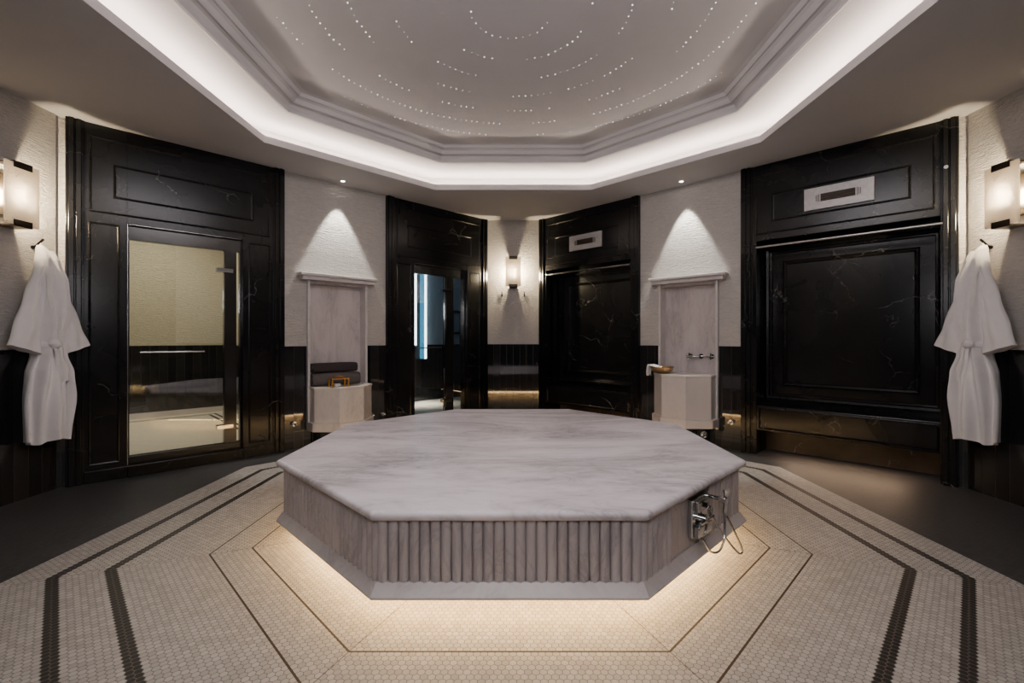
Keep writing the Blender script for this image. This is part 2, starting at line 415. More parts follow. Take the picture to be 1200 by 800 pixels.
# marble surrounds ------------------------------------------------------------
FRP = [(0, .0), (.004, .004), (.010, .005), (.016, .001), (.020, .0)]       # raised picture moulding
FRS = [(0, .0), (.002, .004), (.008, .006), (.014, .003), (.018, .0)]
def surround(W, idx, a, b, o0, o1, top, flip=False):
    root = empty('trim_%d' % idx, W.M, kind='structure')
    D = -.16
    for l0, l1, side in ((a, o0, 0), (o1, b, 1)):
        m = MB(); panel(W, l0, l1, 0, CEIL, D, 0, m)
        # reeded outer edge
        e0, e1 = (l0, l0 + .11) if side == 0 else (l1 - .11, l1)
        for i, (c0, c1, n) in enumerate(((0, .016, .022), (.016, .05, .034), (.05, .062, .016), (.062, .094, .026), (.094, .11, .01))):
            x0, x1 = (e0 + c0, e0 + c1) if side == 0 else (e1 - c1, e1 - c0)
            panel(W, x0, x1, 0, CEIL, 0, n, m)
        p = m.obj('pilaster', BM, root, bev=.003)
        w = l1 - l0
        if w > .3:
            f0, f1 = (l0 + .135, l1 - .05) if side == 0 else (l0 + .05, l1 - .135)
            MB().frame(W.s * f0, W.s * f1, .14, top - .02, FRS).obj('pilaster_moulding', BM, p)
            panel(W, l0 + (.11 if side == 0 else 0), l1 - (.11 if side else 0), 0, .10, 0, .02).obj('plinth_block', BM, p, bev=.004)
        
    h = panel(W, o0, o1, top, CEIL, D, 0).obj('header', BM, root)
    MB().frame(W.s * (a + .14), W.s * (b - .14), top + .06, CEIL - .10, FRS).obj('header_outer_moulding', BM, h)
    MB().frame(W.s * ((a + b) / 2 - .54), W.s * ((a + b) / 2 + .54), 2.40, 2.69, FRP).obj('header_inner_moulding', BM, h)
    # architrave line around the opening
    return root
DW = .445
A1, B1, A2, B2 = .025, 1.70, 2.91, 4.575
C1, C2 = .848, 3.745
surround(WL, 1, A1, B1, C1 - DW, C1 + DW, 2.20); surround(WL, 2, A2, B2, C2 - DW, C2 + DW, 2.20)
AW = .71; AC1, AC2 = .863, 3.77
surround(WR, 3, A1, B1, AC1 - AW, AC1 + AW, 2.22); surround(WR, 4, A2, B2, AC2 - AW, AC2 + AW, 2.22)
for i, W in enumerate((WFL, WFR)):
    for j, (a, b, c) in enumerate(((A1, B1, C1), (A2, B2, C2))):
        r = surround(W, 5 + 2 * i + j, a, b, c - DW, c + DW, 2.20)
        panel(W, c - DW, c + DW, 0, 2.2, -.14, -.10).obj('dark_panel', BM, r)

# bench alcoves on the right ---------------------------------------------------
def alcove(W, idx, c, cols):
    root = empty('trim_%d' % idx, W.M, kind='structure')
    l0, l1 = c - AW, c + AW; D = -.34
    m = MB(); panel(W, l0 - .03, l0, 0, 2.30, D - .05, -.10, m); panel(W, l1, l1 + .03, 0, 2.30, D - .05, -.10, m)
    panel(W, l0 - .03, l1 + .03, 2.22, 2.30, D - .05, -.15, m)
    m.obj('reveal', BM, root)
    b = panel(W, l0 - .02, l1 + .02, .50, 2.24, D - .05, D).obj('back_panel', BM, root)
    MB().frame(W.s * (l0), W.s * (l1), .555, 2.175, [(0, D), (0, D + .03), (.008, D + .045), (.03, D + .04), (.04, D + .022), (.055, D + .02), (.06, D + .012)]).obj('panel_moulding', BM, b)
    MB().frame(W.s * (l0 + .16), W.s * (l1 - .16), .70, 2.03, [(0, D), (0, D + .014), (.012, D + .02), (.03, D + .012), (.04, D + .0)]).obj('inner_moulding', BM, b)
    MB().cyl((W.s * l0, .004, 2.152), (W.s * l1, .004, 2.152), .013, 20).obj('top_rail', STEEL, root)
    s = MB(); panel(W, l0, l1, .25, .51, -.05, -.002, s); panel(W, l0, l1, .45, .51, D, -.05, s)
    s.obj('bench_front', BM, root, bev=.006)
    MB().frame(W.s * (l0 + .02), W.s * (l1 - .02), .27, .495, [(0, -.002), (0, .004), (.01, .007), (.018, -.002)]).obj('bench_moulding', BM, root)
    panel(W, l0 - .02, l1 + .02, 0, .50, D - .04, D + .01).obj('kick_wall', BR, root)
alcove(WR, 9, AC1, 0); alcove(WR, 10, AC2, 0)

def area_light(name, M, sx, sy, power, col, spread=PI):
    d = bpy.data.lights.new(name, 'AREA'); d.shape = 'RECTANGLE'; d.size = sx; d.size_y = sy; d.energy = power; d.color = col; d.spread = spread
    o = bpy.data.objects.new(name, d); C.objects.link(o); o.matrix_world = M; return o
for c, pw, nm in ((AC1, .8, 'far'), (AC2, 1.7, 'near')):
    area_light('bench_under_light', WR.at(c, -.07, .24) @ Matrix.Rotation(.6, 4, 'X'), .95, .04, pw, (1, .66, .42), 2.8)

# ------------------------------------------------------------------ glass doors
def door(W, idx, c, leaf, post, side, handle):
    root = empty('door_%d' % idx, W.M, kind='structure'); l0, l1 = c - DW, c + DW
    m = MB(); panel(W, l0, l1, 2.075, 2.2, -.11, -.05, m); panel(W, l0, l1, .10, .165, -.11, -.05, m)
    panel(W, post[0], post[1], .165, 2.075, -.12, -.045, m); panel(W, l1 - .018, l1, .165, 2.075, -.11, -.05, m); panel(W, l0, l0 + .015, .165, 2.075, -.11, -.05, m)
    m.obj('door_frame', FR, root, bev=.002)
    panel(W, l0, l1, 0, .10, -.16, .03).obj('threshold', BM, root, bev=.004)
    g = panel(W, leaf[0], leaf[1], .172, 2.07, -.085, -.075).obj('glass_pane', GL, root)
    panel(W, side[0], side[1], .172, 2.07, -.085, -.075).obj('side_glass', GL, root)
    h = MB().cyl((W.s * handle[0], -.03, 1.08), (W.s * handle[1], -.03, 1.08), .008)
    for t in (.12, .88):
        l = handle[0] + (handle[1] - handle[0]) * t; h.cyl((W.s * l, -.078, 1.08), (W.s * l, -.03, 1.08), .006)
    h.obj('handle', CH, root)
    for z in (.33, 1.88):
        panel(W, post[0] + .03, post[1] + .065, z - .02, z + .02, -.095, -.035).obj('hinge', CH, root, bev=.003)
    panel(W, l0 + .01, l1 - .01, 2.1975, 2.2, -.012, -.004).obj('edge_strip', STEEL, root)
    panel(W, l1 - .004, l1 - .001, .10, 2.2, -.02, -.006).obj('edge_strip', STEEL, root)
door(WL, 1, C2, (3.455, 4.17), (3.345, 3.45), (3.305, 3.34), (3.62, 4.10))
door(WL, 2, C1, (.755, 1.27), (.62, .75), (.41, .615), (.84, 1.22))

# ------------------------------------------------------------------ rooms behind the doors
HX2 = m_hex('next_room_mosaic', False)
def uvfloor(W, name, l0, l1, n0, n1, z, parent=None):
    me = bpy.data.meshes.new(name); v = [(W.s * l0, n0, z), (W.s * l1, n0, z), (W.s * l1, n1, z), (W.s * l0, n1, z)]
    me.from_pydata(v, [], [(0, 1, 2, 3)]); u = me.uv_layers.new(name='UV')
    for lp in me.loops: u.data[lp.index].uv = (v[lp.vertex_index][0] + 10, v[lp.vertex_index][1] + 10)
    me.materials.append(HX2); o = bpy.data.objects.new(name, me); C.objects.link(o); o.matrix_world = W.M; o['kind'] = 'structure'; return o
PLW = m_plaster('next_room_plaster', (.50, .46, .36)); PLB = m_plaster('blue_room_plaster', (.30, .36, .42))
f = uvfloor(WL, 'floor', 2.74, 4.9, -.16, -3.1, .10)
def line(W, l0, l1, n0, n1, z, mat, par): panel(W, l0, l1, z, z + .002, n0, n1).obj('border_line', mat, par)
for d in (.22, .30):
    line(WL, 2.74 + d, 4.9 - d, -2.95 + d, -2.95 + d + .02, .10, FR, f); line(WL, 2.74 + d, 2.74 + d + .035, -2.95 + d, -.3, .10, FR, f)
line(WL, 2.9, 4.8, -.42, -.40, .10, FR, f)
m = MB(); panel(WL, 2.7, 4.95, 1.105, 2.9, -3.1, -2.98, m); panel(WL, 2.66, 2.74, 1.105, 2.9, -3.1, -.20, m); panel(WL, 4.9, 4.98, 1.105, 2.9, -3.1, -.17, m)
w = m.obj('wall_behind_left_door', PLW, M=WL.M, kind='structure')
m = MB(); panel(WL, 2.7, 4.95, .10, 1.105, -3.1, -2.97, m); panel(WL, 2.66, 2.75, .10, 1.105, -3.1, -.20, m); panel(WL, 4.89, 4.98, .10, 1.105, -3.1, -.17, m)
m.obj('tile_wainscot', WT, w)
panel(WL, 2.75, 4.89, .10, .17, -2.97, -2.90).obj('stone_skirting', BAP, w)
panel(WL, 2.66, 4.98, 2.9, 2.95, -3.1, -.17).obj('room_ceiling', CE, w)
area_light('left_room_light', WL.at(3.7, -1.9, 2.85), .9, 1.2, 19, (1, .88, .66))

f = uvfloor(WL, 'floor', -1.75, 1.68, -.16, -2.35, .10 - .09)
m = MB(); panel(WL, -1.8, 1.72, 1.09, 2.9, -2.45, -2.30, m); panel(WL, 1.66, 1.74, 1.09, 2.9, -2.4, -.17, m)
w = m.obj('wall_behind_right_door', PLB, M=WL.M, kind='structure')
m = MB(); panel(WL, -1.8, 1.72, 0, 1.09, -2.45, -2.29, m); panel(WL, 1.65, 1.74, 0, 1.09, -2.4, -.17, m)
m.obj('tile_wainscot', WT, w)
panel(WL, -1.85, -1.75, 0, 2.9, -2.4, -1.2).obj('end_wall', PLB, w)
panel(WL, -1.85, 1.74, 2.9, 2.95, -2.45, -.17).obj('room_ceiling', CE, w)
wn = empty('window_1', WL.M, kind='structure')
panel(WL, -.385, -.28, .82, 2.50, -2.29, -2.275).obj('blue_pane', BLUE, wn); panel(WL, -.28, -.20, .82, 2.50, -2.29, -2.275).obj('teal_pane', simple('teal_glass', (.02, .10, .15), .2), wn)  # pane split into two tones, blue and darker teal
panel(WL, -.425, -.392, .82, 2.50, -2.29, -2.26).obj('edge_light', LEDC, wn)
panel(WL, -.20, -.165, 1.08, 2.52, -2.29, -2.26).obj('edge_light', LEDC, wn)
m = MB()
panel(WL, -1.5, -.95, 1.74, 1.78, -2.3, -2.26, m); panel(WL, -1.30, -1.26, 1.1, 1.78, -2.3, -2.26, m); panel(WL, -1.08, -1.04, 1.1, 1.78, -2.3, -2.26, m); panel(WL, -1.5, -.95, 1.30, 1.34, -2.3, -2.26, m)
m.obj('shelf_frame', FR, wn)
area_light('blue_room_light', WL.at(-.5, -1.2, 2.85), .8, .8, 1.8, (.50, .74, 1.0))
area_light('blue_room_floor_light', WL.at(-.1, -1.9, .8), .3, .3, 3.0, (1, .93, .85), 1.6)

# ------------------------------------------------------------------ vents
def vent(W, c, z, label):
    r = empty('vent_plate', W.at(c, 0, z), label, 'vent', 'vent plates on the black marble headers')
    MB().box(-.27, .27, .0, .022, -.105, .105).obj('plate', VENTM, r, bev=.002)
    MB().box(-.135, .135, .0225, .024, -.036, .036).obj('slot', SLOT, r)
    g = MB()
    for k in range(3): g.box(-.13, .13, .024, .030, -.026 + k * .022, -.018 + k * .022)
    g.obj('grille_bar', BZ, r)
    for sg in (-1, 1):
        s = MB()
        for k in range(3): s.box(sg * (.145 + k * .012), sg * (.150 + k * .012), .0225, .0245, -.036 + .004 * k, .036 - .004 * k)
        s.obj('side_slits', SLOT, r)
vent(WR, AC2 - .005, 2.545, 'pale rectangular vent plate above the large near alcove at the right')
vent(WR, AC1 + .015, 2.545, 'pale rectangular vent plate above the far alcove right of the back wall light')
st = MB().cyl((0, 0, 0), (0, .012, 0), .014, 20).obj('steel_stud', STEEL, M=WR.at(4.50, .034, 2.60))
tag(st, 'small round steel stud at the upper right corner of the near black marble surround', 'stud')

# ------------------------------------------------------------------ fountain niches
def niche(W, label, zt):
    r = empty('wall_niche', W.M, label, 'niche', 'marble wall niches flanking the back wall'); D = -.13
    panel(W, NI0, NI1, zt - .03, NIZ1, D - .03, D).obj('back_slab', NIM, r)
    panel(W, NI0 + .014, NI1 - .014, zt - .03, zt, D, -.028).obj('sill_slab', TRIMW, r)
    for l0, l1 in ((NI0 - .012, NI0 + .014), (NI1 - .014, NI1 + .012)):
        m = MB(); panel(W, l0, l1, zt - .03, NIZ1, D, .012, m); panel(W, l0, l1, NIZ0, zt - .03, PN + .005, .012, m); m.obj('side_jamb', TRIMW, r, bev=.003)
    panel(W, NI0 + .014, NI1 - .014, NIZ1 - .03, NIZ1 - .001, D, -.03).obj('head_slab', NIM, r)
    x0, x1 = sorted((W.s * (NI0 - .10), W.s * (NI1 + .12)))
    m = MB(); m.box(x0 + .03, x1 - .03, PN, .075, NIZ1, NIZ1 + .05); m.box(x0, x1, PN, .11, NIZ1 + .04, NIZ1 + .075)
    m.obj('cornice_shelf', TRIMW, r, bev=.008)
niche(WL, 'tall veined marble wall niche with stacked dark towels at the left', .67)
niche(WR, 'tall veined marble wall niche with chrome taps at the right', .80)

def halfoct(hw, scl=1.0, n0=-.02):
    # half octagon in plan, flat front
    s = hw * math.tan(PI / 8)
    return [(-hw, n0), (hw, n0), (hw, hw - (hw - s)), (s, hw), (-s, hw), (-hw, hw - (hw - s))]
def basin(W, mat, zb, zt, label):
    r = empty('stone_basin', W.at(2.312, 0, 0), label, 'basin', 'half-octagonal stone basins below the niches')
    hw = .335; P = halfoct(hw, n0=-.025); Pi = [(x * .82, (y - .03) * .82 if y > 0 else y + .05) for x, y in P]
    m = MB(); n = len(P)
    lip = .025
    Po = [(x * 1.02, y * 1.02 if y > 0 else y) for x, y in P]
    m.loft([[(x, y, zb) for x, y in P], [(x, y, zt - lip) for x, y in P], [(x, y, zt - lip) for x, y in Po], [(x, y, zt) for x, y in Po], [(x, y, zt) for x, y in Pi], [(x * .9, y * .9, zt - .22) for x, y in Pi]], True, False)
    m.obj('bowl', mat, r, bev=.004)
    P2 = halfoct(.358, n0=-.026); MB().prism(P2, zb - .095, zb - .001).obj('plinth_slab', mat, r, bev=.006)
    P3 = halfoct(.26, n0=-.026); MB().prism(P3, 0, zb - .096).obj('base', WT, r)
basin(WL, BAM, .285, .67, 'veined beige marble half-octagon basin holding a brass rack at the left')
basin(WR, BAP, .32, .80, 'plain cream stone half-octagon basin under chrome taps at the right')

# taps
t = empty('wall_tap', WR.at(2.43, -.13, 1.0), 'chrome wall-mounted tap with spout and cross handle in the right niche', 'tap')
m = MB().cyl((0, 0, 0), (0, .01, 0), .028, 24)
m.tube([(.0, 0, 0), (0, .05, 0)], .012); m.obj('spout_rosette', CH, t)
MB().tube([(.0, .05, 0), (.02, .055, .0), (.08, .07, -.002), (.11, .10, -.01), (.115, .125, -.035)], .011).obj('spout', CH, t)
for x in (-.125, .125):
    h = MB().cyl((x, 0, 0), (x, .012, 0), .026, 24).cyl((x, .012, 0), (x, .055, 0), .010)
    h.cyl((x - .033, .05, 0), (x + .033, .05, 0), .0065).cyl((x, .05, -.033), (x, .05, .033), .0065)
    for dx, dz in ((.033, 0), (-.033, 0), (0, .033), (0, -.033)): h.lathe([(.0001, -.009), (.009, 0), (.0001, .009)], (x + dx, .05, dz), 10)
    h.obj('cross_handle', CH, t)
MB().cyl((-.125, .02, 0), (.125, .02, 0), .008).obj('bridge_pipe', CH, t)

# small chrome valves by the plinths
def valve(W, l, n, z, label, ln=.07, r=.02):
    o = empty('chrome_valve', W.at(l, n, z), label, 'valve', 'chrome valves beside the basin plinths')
    MB().cyl((0, 0, 0), (0, .012, 0), r * 1.3, 20).cyl((0, .01, 0), (0, ln, 0), r * .55).obj('stem', CH, o)
    MB().lathe([(.0001, -r), (r * .7, -r * .7), (r, 0), (r * .7, r * .7), (.0001, r)], (0, ln, 0), 16).obj('knob', CH, o)
valve(WL, 2.80, -.026, .275, 'small chrome valve left of the beige basin plinth')
valve(WL, 1.90, -.026, .27, 'small chrome valve right of the beige basin plinth')
valve(WL, 1.74, -.026, .26, 'small upright chrome valve beside the blue-lit glass door', .05, .016)
valve(WR, 2.80, -.026, .295, 'small chrome valve right of the cream basin plinth')
valve(WR, 2.60, .205, .165, 'small round chrome knob under the cream basin plinth', .05, .026)

# towels, brass rack, soap
def towel(W, l0, l1, n, z, ry, rz, mat, label):
    r = empty('towel_roll', W.at((l0 + l1) / 2, n, z), label, 'towel', 'dark towels stacked in the left niche'); hl = (l1 - l0) / 2
    N = 36; rings = []
    for j in range(25):
        x = -hl + 2 * hl * j / 24; e = 1 - .10 * (abs(x) / hl) ** 8
        ring = []
        for i in range(N):
            a = 2 * PI * i / N; ca, sa = math.cos(a), math.sin(a)
            k = (abs(ca) ** 3.2 + abs(sa) ** 3.2) ** (-1 / 3.2)
            w = 1 + .035 * noise.noise(Vector((x * 7, ca * 1.5, sa * 1.5 + z * 9)))
            ring.append((x, ry * ca * k * e * w, rz * sa * k * e * w))
        rings.append(ring)
    MB().loft(rings, True).obj('rolled_cloth', mat, r)
    # spiral fold visible at the ends
    for sg in (-1, 1):
        pts = [(sg * (hl + .001), (ry * .85) * (1 - t / 40) * math.cos(t * .5), (rz * .8) * (1 - t / 40) * math.sin(t * .5)) for t in range(36)]
        MB().tube(pts, .0035, 6).obj('rolled_edge', TWL2, r)
towel(WL, 2.09, 2.64, .015, .745, .085, .073, TWL2, 'grey rolled towel at the bottom of the stack in the left niche')
towel(WL, 2.12, 2.63, .01, .875, .075, .055, TWL, 'dark brown folded towel on top of the stack in the left niche')
r = empty('brass_rack', WL.at(2.42, .235, .671), 'small polished brass rack with four legs on the beige basin', 'rack')
m = MB().box(-.10, .10, -.055, .055, .085, .097); m.obj('rack_top', GOLD, r, bev=.003)
for sx in (-1, 1):
    for sy in (-1, 1): MB().box(sx * .10, sx * .078, sy * .055, sy * .035, 0, .085).obj('leg', GOLD, r, bev=.003)
MB().tube([(-.05, 0, .097), (-.045, 0, .112), (-.02, 0, .120), (.02, 0, .120), (.045, 0, .112), (.05, 0, .097)], .005, 8).obj('handle', GOLD, r)
s = MB().box(-.032, .032, -.022, .022, 0, .035).obj('soap_block', SOAP, M=WL.at(2.43, .225, .671), bev=.006)
tag(s, 'small white soap block lying under the brass rack', 'soap')

# brass bowl with cloth
BZt = .801
r = empty('brass_bowl', WR.at(2.115, .215, BZt), 'round hammered brass bowl at the left rim of the cream basin', 'bowl')
MB().lathe([(.0001, 0), (.045, .0), (.085, .014), (.115, .04), (.13, .07), (.136, .078), (.133, .081), (.125, .072), (.11, .044), (.08, .022), (.0001, .012)], seg=48).obj('vessel', BRS, r)
MB().lathe([(.05, -.0), (.052, .002), (.046, .004)], seg=32).obj('foot_ring', BRS, r)
rings = []
for j in range(22):
    t = j / 21; ring = []
    # path: from inside the bowl over the rim and down outside (towards -l, -x in view)
    for i in range(15):
        v = (i / 14 - .5); wd = .10 + .03 * math.sin(t * 3)
        if t < .5: px = .02 + t * 2 * .115; pz = .055 + .045 * math.sin(t * PI)
        else: px = .135 + .03 * math.sin((t - .5) * 4); pz = .098 - (t - .5) * 2 * .12
        ring.append((px + .012 * math.cos(v * 14 + t * 3), v * wd * (1 - .25 * t) + .02, pz + .010 * math.sin(v * 17 + 1) + .006 * math.sin(t * 12)))
    rings.append(ring)
c = MB().loft(rings, False, True, False).obj('draped_cloth', TY, M=WR.at(2.115, .215, BZt))
so = c.modifiers.new('s', 'SOLIDIFY'); so.thickness = .006
tag(c, 'small white cloth draped over the rim of the brass bowl', 'cloth')

# ------------------------------------------------------------------ downlights
def downlight(W, l, n, label, real=True):
    r = empty('downlight', W.at(l, n, CEIL), label, 'downlight')
    MB().lathe([(.022, .004), (.022, -.002), (.036, -.004), (.040, .0)], seg=32).obj('bezel', CE, r)
    MB().lathe([(.0001, -.001), (.022, -.001)], seg=24).obj('lens', LENS, r)
    d = bpy.data.lights.new('downlight_beam', 'SPOT'); d.energy = 60; d.color = (1, .95, .85); d.spot_size = math.radians(55); d.spot_blend = .38; d.shadow_soft_size = .012
    o = bpy.data.objects.new('downlight_beam', d); C.objects.link(o); o.matrix_world = W.at(l, n, CEIL - .012)
downlight(WL, 2.318, .115, 'small recessed ceiling downlight over the left niche')
downlight(WR, 2.300, .115, 'small recessed ceiling downlight over the right niche')

# ------------------------------------------------------------------ wall lights and hooks
def sconce(W, l, zc, label, off=0):
    r = empty('wall_sconce', W.at(l, 0, zc), label, 'wall light', 'frosted glass wall lights')
    MB().box(-.055, .055, 0, .02, -.15, .15).obj('back_plate', BZ, r, bev=.002)
    hw, hh, P = .115, .22, .125
    MB().box(-hw, hw, P, P + .012, -hh, hh).obj('glass_plate', FG, r, bev=.001)
    for sg in (-1, 1):
        m = MB().box(-.062, .062, .0, P + .018, sg * hh, sg * (hh + .012)); m.box(-.062, .062, P + .012, P + .018, sg * (hh - .035), sg * (hh + .012))
        m.box(-.062, .062, P - .008, P - .001, sg * (hh - .035), sg * (hh + .0)); m.obj('clip_arm', BZ, r, bev=.001)
    MB().cyl((0, .082, -.06), (0, .082, .045), .015, 16).obj('bulb', BULB, r)
    m = MB().cyl((0, .082, -.09), (0, .082, -.06), .014).cyl((0, .02, -.08), (0, .082, -.08), .008); m.obj('lamp_holder', BZ, r)
    return r
def hook(W, l, z, label):
    o = MB().cyl((0, 0, 0), (0, .028, .010), .008, 12).cyl((0, .022, .006), (0, .085, .060), .008, 12).cyl((0,0,0),(0,.006,0),.014,16).obj('robe_hook', DK, M=W.at(l, 0, z))
    tag(o, label, 'hook', 'dark metal wall hooks')
sconce(WB, 0, 2.20, 'frosted glass wall light in the middle of the narrow back wall')
SL = SY0 - 3.29
sconce(WSL, SL, 2.235, 'frosted glass wall light above the white robe at the left edge')
sconce(WSR, SL, 2.235, 'frosted glass wall light above the white robe at the right edge')
for i, sg in enumerate((1, -1)):
    hk = MB().cyl((0, 0, 0), (0, .012, 0), .014, 16).cyl((0, .01, -.03), (0, .022, .05), .007, 12).cyl((0, .0, 0), (0, .02, 0), .006).obj('robe_hook', DK, M=WB.at(sg * .168, 0, 1.865))
    tag(hk, ('dark slim hook left of the back wall light', 'dark slim hook right of the back wall light')[i], 'hook', 'dark metal wall hooks')
hook(WSL, SL - .195, 1.90, 'dark wall hook holding the left robe'); hook(WSR, SL - .195, 1.90, 'dark wall hook holding the right robe')

# ------------------------------------------------------------------ robes
def smooth(t): t = max(0, min(1, t)); return t * t * (3 - 2 * t)
def interp(tab, z):
    for (a, b) in zip(tab, tab[1:]):
        if a[0] >= z >= b[0]:
            t = smooth((a[0] - z) / (a[0] - b[0])); return [x + (y - x) * t for x, y in zip(a[1:], b[1:])]
    return list(tab[-1][1:]) if z < tab[-1][0] else list(tab[0][1:])
def robe(W, l, zt, mir, label, seed):
    r = empty('bath_robe', W.at(l, 0.02, zt), label, 'robe', 'white robes on wall hooks'); m_ = mir
    # z, left half width, right half width, depth
    T = [(.03, .012, .012, .02), (.0, .028, .028, .035), (-.10, .055, .055, .055), (-.25, .085, .085, .075), (-.5, .105, .105, .085), (-.70, .085, .085, .075), (-.735, .072, .072, .07), (-.80, .09, .09, .075), (-.95, .145, .125, .085), (-1.15, .165, .150, .085), (-1.50, .145, .140, .075)]
    N = 88; rings = []
    NZ = 96
    for j in range(NZ):
        z = .03 - 1.485 * j / (NZ - 1); a, b, d = interp(T, z); ring = []
        ph = .8 * math.sin(z * 2.2 + seed)
        am = .21 * smooth(-z / .3) * (1 + 1.0 * smooth((-z - .8) / .4)) + .06
        for i in range(N):
            th = 2 * PI * i / N; cx_, sy = math.cos(th), math.sin(th)
            w = a if cx_ < 0 else b
            fold = 1 + am * (math.sin(9 * th + ph * 3 + seed) * .6 + math.sin(5 * th - z * 1.5 + seed * 2) * .7 + math.sin(15 * th + 2 * ph) * .25)
            fd = 1 + am * 2.0 * (math.sin(9 * th + ph * 3 + seed) * .5 + math.sin(5 * th - z * 1.5 + seed * 2) * .6)
            x = w * math.copysign(abs(cx_) ** .8, cx_) * (.93 + .07 * fold); y = d * sy * fd
            zz = z + (.015 * math.sin(4 * th + seed) if j > NZ - 6 else 0)
            ring.append((m_ * x, d * 1.15 + y + .01, zz))
        rings.append(ring)
    MB().loft(rings, True).obj('robe_body', TY, r)
    # collar / lapels: two bands crossing at the belt
    for sg in (-1, 1):
        rg = []
        for j in range(30):
            t = j / 29; z = -.01 - .70 * t; a, b, d = interp(T, z)
            cx_ = sg * (.022 + .045 * math.sin(t * PI * .8)) * (1 - .9 * t * t); wd = .022 + .014 * t
            yy = d * 1.15 + d * 1.12 + .012
            rg.append([(m_ * (cx_ - wd), yy - .012, z), (m_ * (cx_ - wd * .5), yy + .014, z), (m_ * (cx_ + wd * .5), yy + .015, z), (m_ * (cx_ + wd), yy - .012, z), (m_ * cx_, yy - .03, z)])
        MB().loft(rg, True).obj('lapel', TY, r)
    rg = []
    for j in range(24):
        t = j / 23; z = -.76 - .69 * t; a, b, d = interp(T, z); x = .012 + .035 * t + .006 * math.sin(t * 8); yy = d * 1.15 + d * 1.05 + .012
        rg.append([(m_ * (x - .05), yy - .035, z), (m_ * (x - .02), yy + .004, z), (m_ * x, yy + .010, z), (m_ * (x + .006), yy, z), (m_ * (x + .004), yy - .035, z)])
    MB().loft(rg, True).obj('front_overlap', TY, r)
    # sleeves: flattened cones flaring to a wide cuff
    for sg in (-1, 1):
        rg = []; NS = 34
        for j in range(NS):
            t = j / (NS - 1)
            c = Vector((sg * (.035 + .158 * t ** .95), .085 + .035 * t, -.10 - .665 * t))
            hw = .035 + .078 * t ** 1.2; dp = .030 + .022 * t
            ax = Vector((1, 0, sg * (.15 + .22 * t))).normalized()
            if t == 1: pass
            ring = []
            for i in range(40):
                th = 2 * PI * i / 40; ca, sa = math.cos(th), math.sin(th)
                f_ = 1 + .16 * t * math.sin(6 * th + seed + t * 2) + .10 * math.sin(3 * th + t * 5)
                p = c + ax * (hw * ca) + Vector((0, dp * sa * f_, 0)) + Vector((0, .006 * math.sin(t * 17 + ca * 3 + seed), 0))
                ring.append((m_ * p.x, p.y, p.z))
            rg.append(ring)
        s_ = MB().loft(rg, True).obj('sleeve', TY, r)
        last = Vector(c); cu = []
        for k in (-1, -.0):
            pass
    # belt: ring, knot and two hanging ends
    rg = []
    for i in range(49):
        th = 2 * PI * i / 48; rg.append((m_ * .082 * math.cos(th), .088 + .083 * math.sin(th), -.725 + .006 * math.sin(3 * th + seed)))
    b = MB(); rr = []
    for p in rg[:-1]:
        pv = Vector(p); out = Vector((pv.x, pv.y - .088, 0)).normalized()
        rr.append([pv + out * .004 + Vector((0, 0, .022)), pv + out * .012, pv + out * .004 - Vector((0, 0, .022)), pv - out * .01])
    rr.append(rr[0]); b.loft(rr); bo = b.obj('belt', TY, r)
    kx = -.035 * m_
    MB().lathe([(.0001, -.038), (.026, -.028), (.036, 0), (.026, .028), (.0001, .038)], (kx, .190, -.722), 16).obj('knot', TY, bo)
    for dx, ln, w in ((.0, .36, .020), (.035, .28, .018)):
        e = MB(); rr = []
        for j in range(18):
            t = j / 17; z = -.73 - ln * t; x = kx + m_ * (dx + .05 * t + .006 * math.sin(t * 9 + dx * 50)); y = .185 + .02 * math.sin(t * 2.5) + .004 * math.sin(t * 13)
            rr.append([(x - w, y, z), (x, y + .006, z), (x + w, y, z), (x, y - .006, z)])
        e.loft(rr, True).obj('belt_end', TY, bo)
    # hanging loop
    MB().tube([(-.012, .03, -.01), (-.010, .04, .025), (0, .045, .045), (.010, .04, .025), (.012, .03, -.01)], .004, 8).obj('hanging_loop', TY, r)
robe(WSL, SL - .195, 1.885, -1, 'white terry bath robe with tied belt hanging at the left edge', 1.3)
robe(WSR, SL - .195, 1.885, 1, 'white terry bath robe with tied belt hanging at the right edge', 1.3)

# ------------------------------------------------------------------ heated marble platform
PT = empty('marble_platform', Matrix.Translation((0, CY, 0)), 'large octagonal veined marble platform with ribbed sides glowing underneath', 'platform')
def o8(a, z): return octo(a, z, 0, 0)
AP = 1.375
MB().loft([o8(AP - .05, .446)] + [o8(AP - .022 + .022 * math.cos(t), .472 + .022 * math.sin(t)) for t in [-PI / 2 + PI * k / 14 for k in range(15)]] + [o8(AP - .06, .4945)], True, False).obj('top_slab', TOPM, PT)
MB().loft([o8(AP - .05, .130), o8(AP - .006, .130), o8(AP, .134), o8(AP, .142), o8(AP - .032, .189), o8(AP - .06, .189)], True, False).obj('base_band', TRIMW, PT)
MB().loft([o8(1.02, 0), o8(1.02, .131)], True, False).obj('recessed_plinth', BAP, PT)
MB().loft([o8(1.20, .100), o8(1.20, .124), o8(1.215, .124), o8(1.215, .100)], False, False).obj('light_strip', LEDW, PT)
MB().loft([o8(1.1, .122), o8(1.37, .1295)], False, False).obj('soffit', BAP, PT)
AR = 1.335; side = 2 * AR * math.tan(PI / 8)
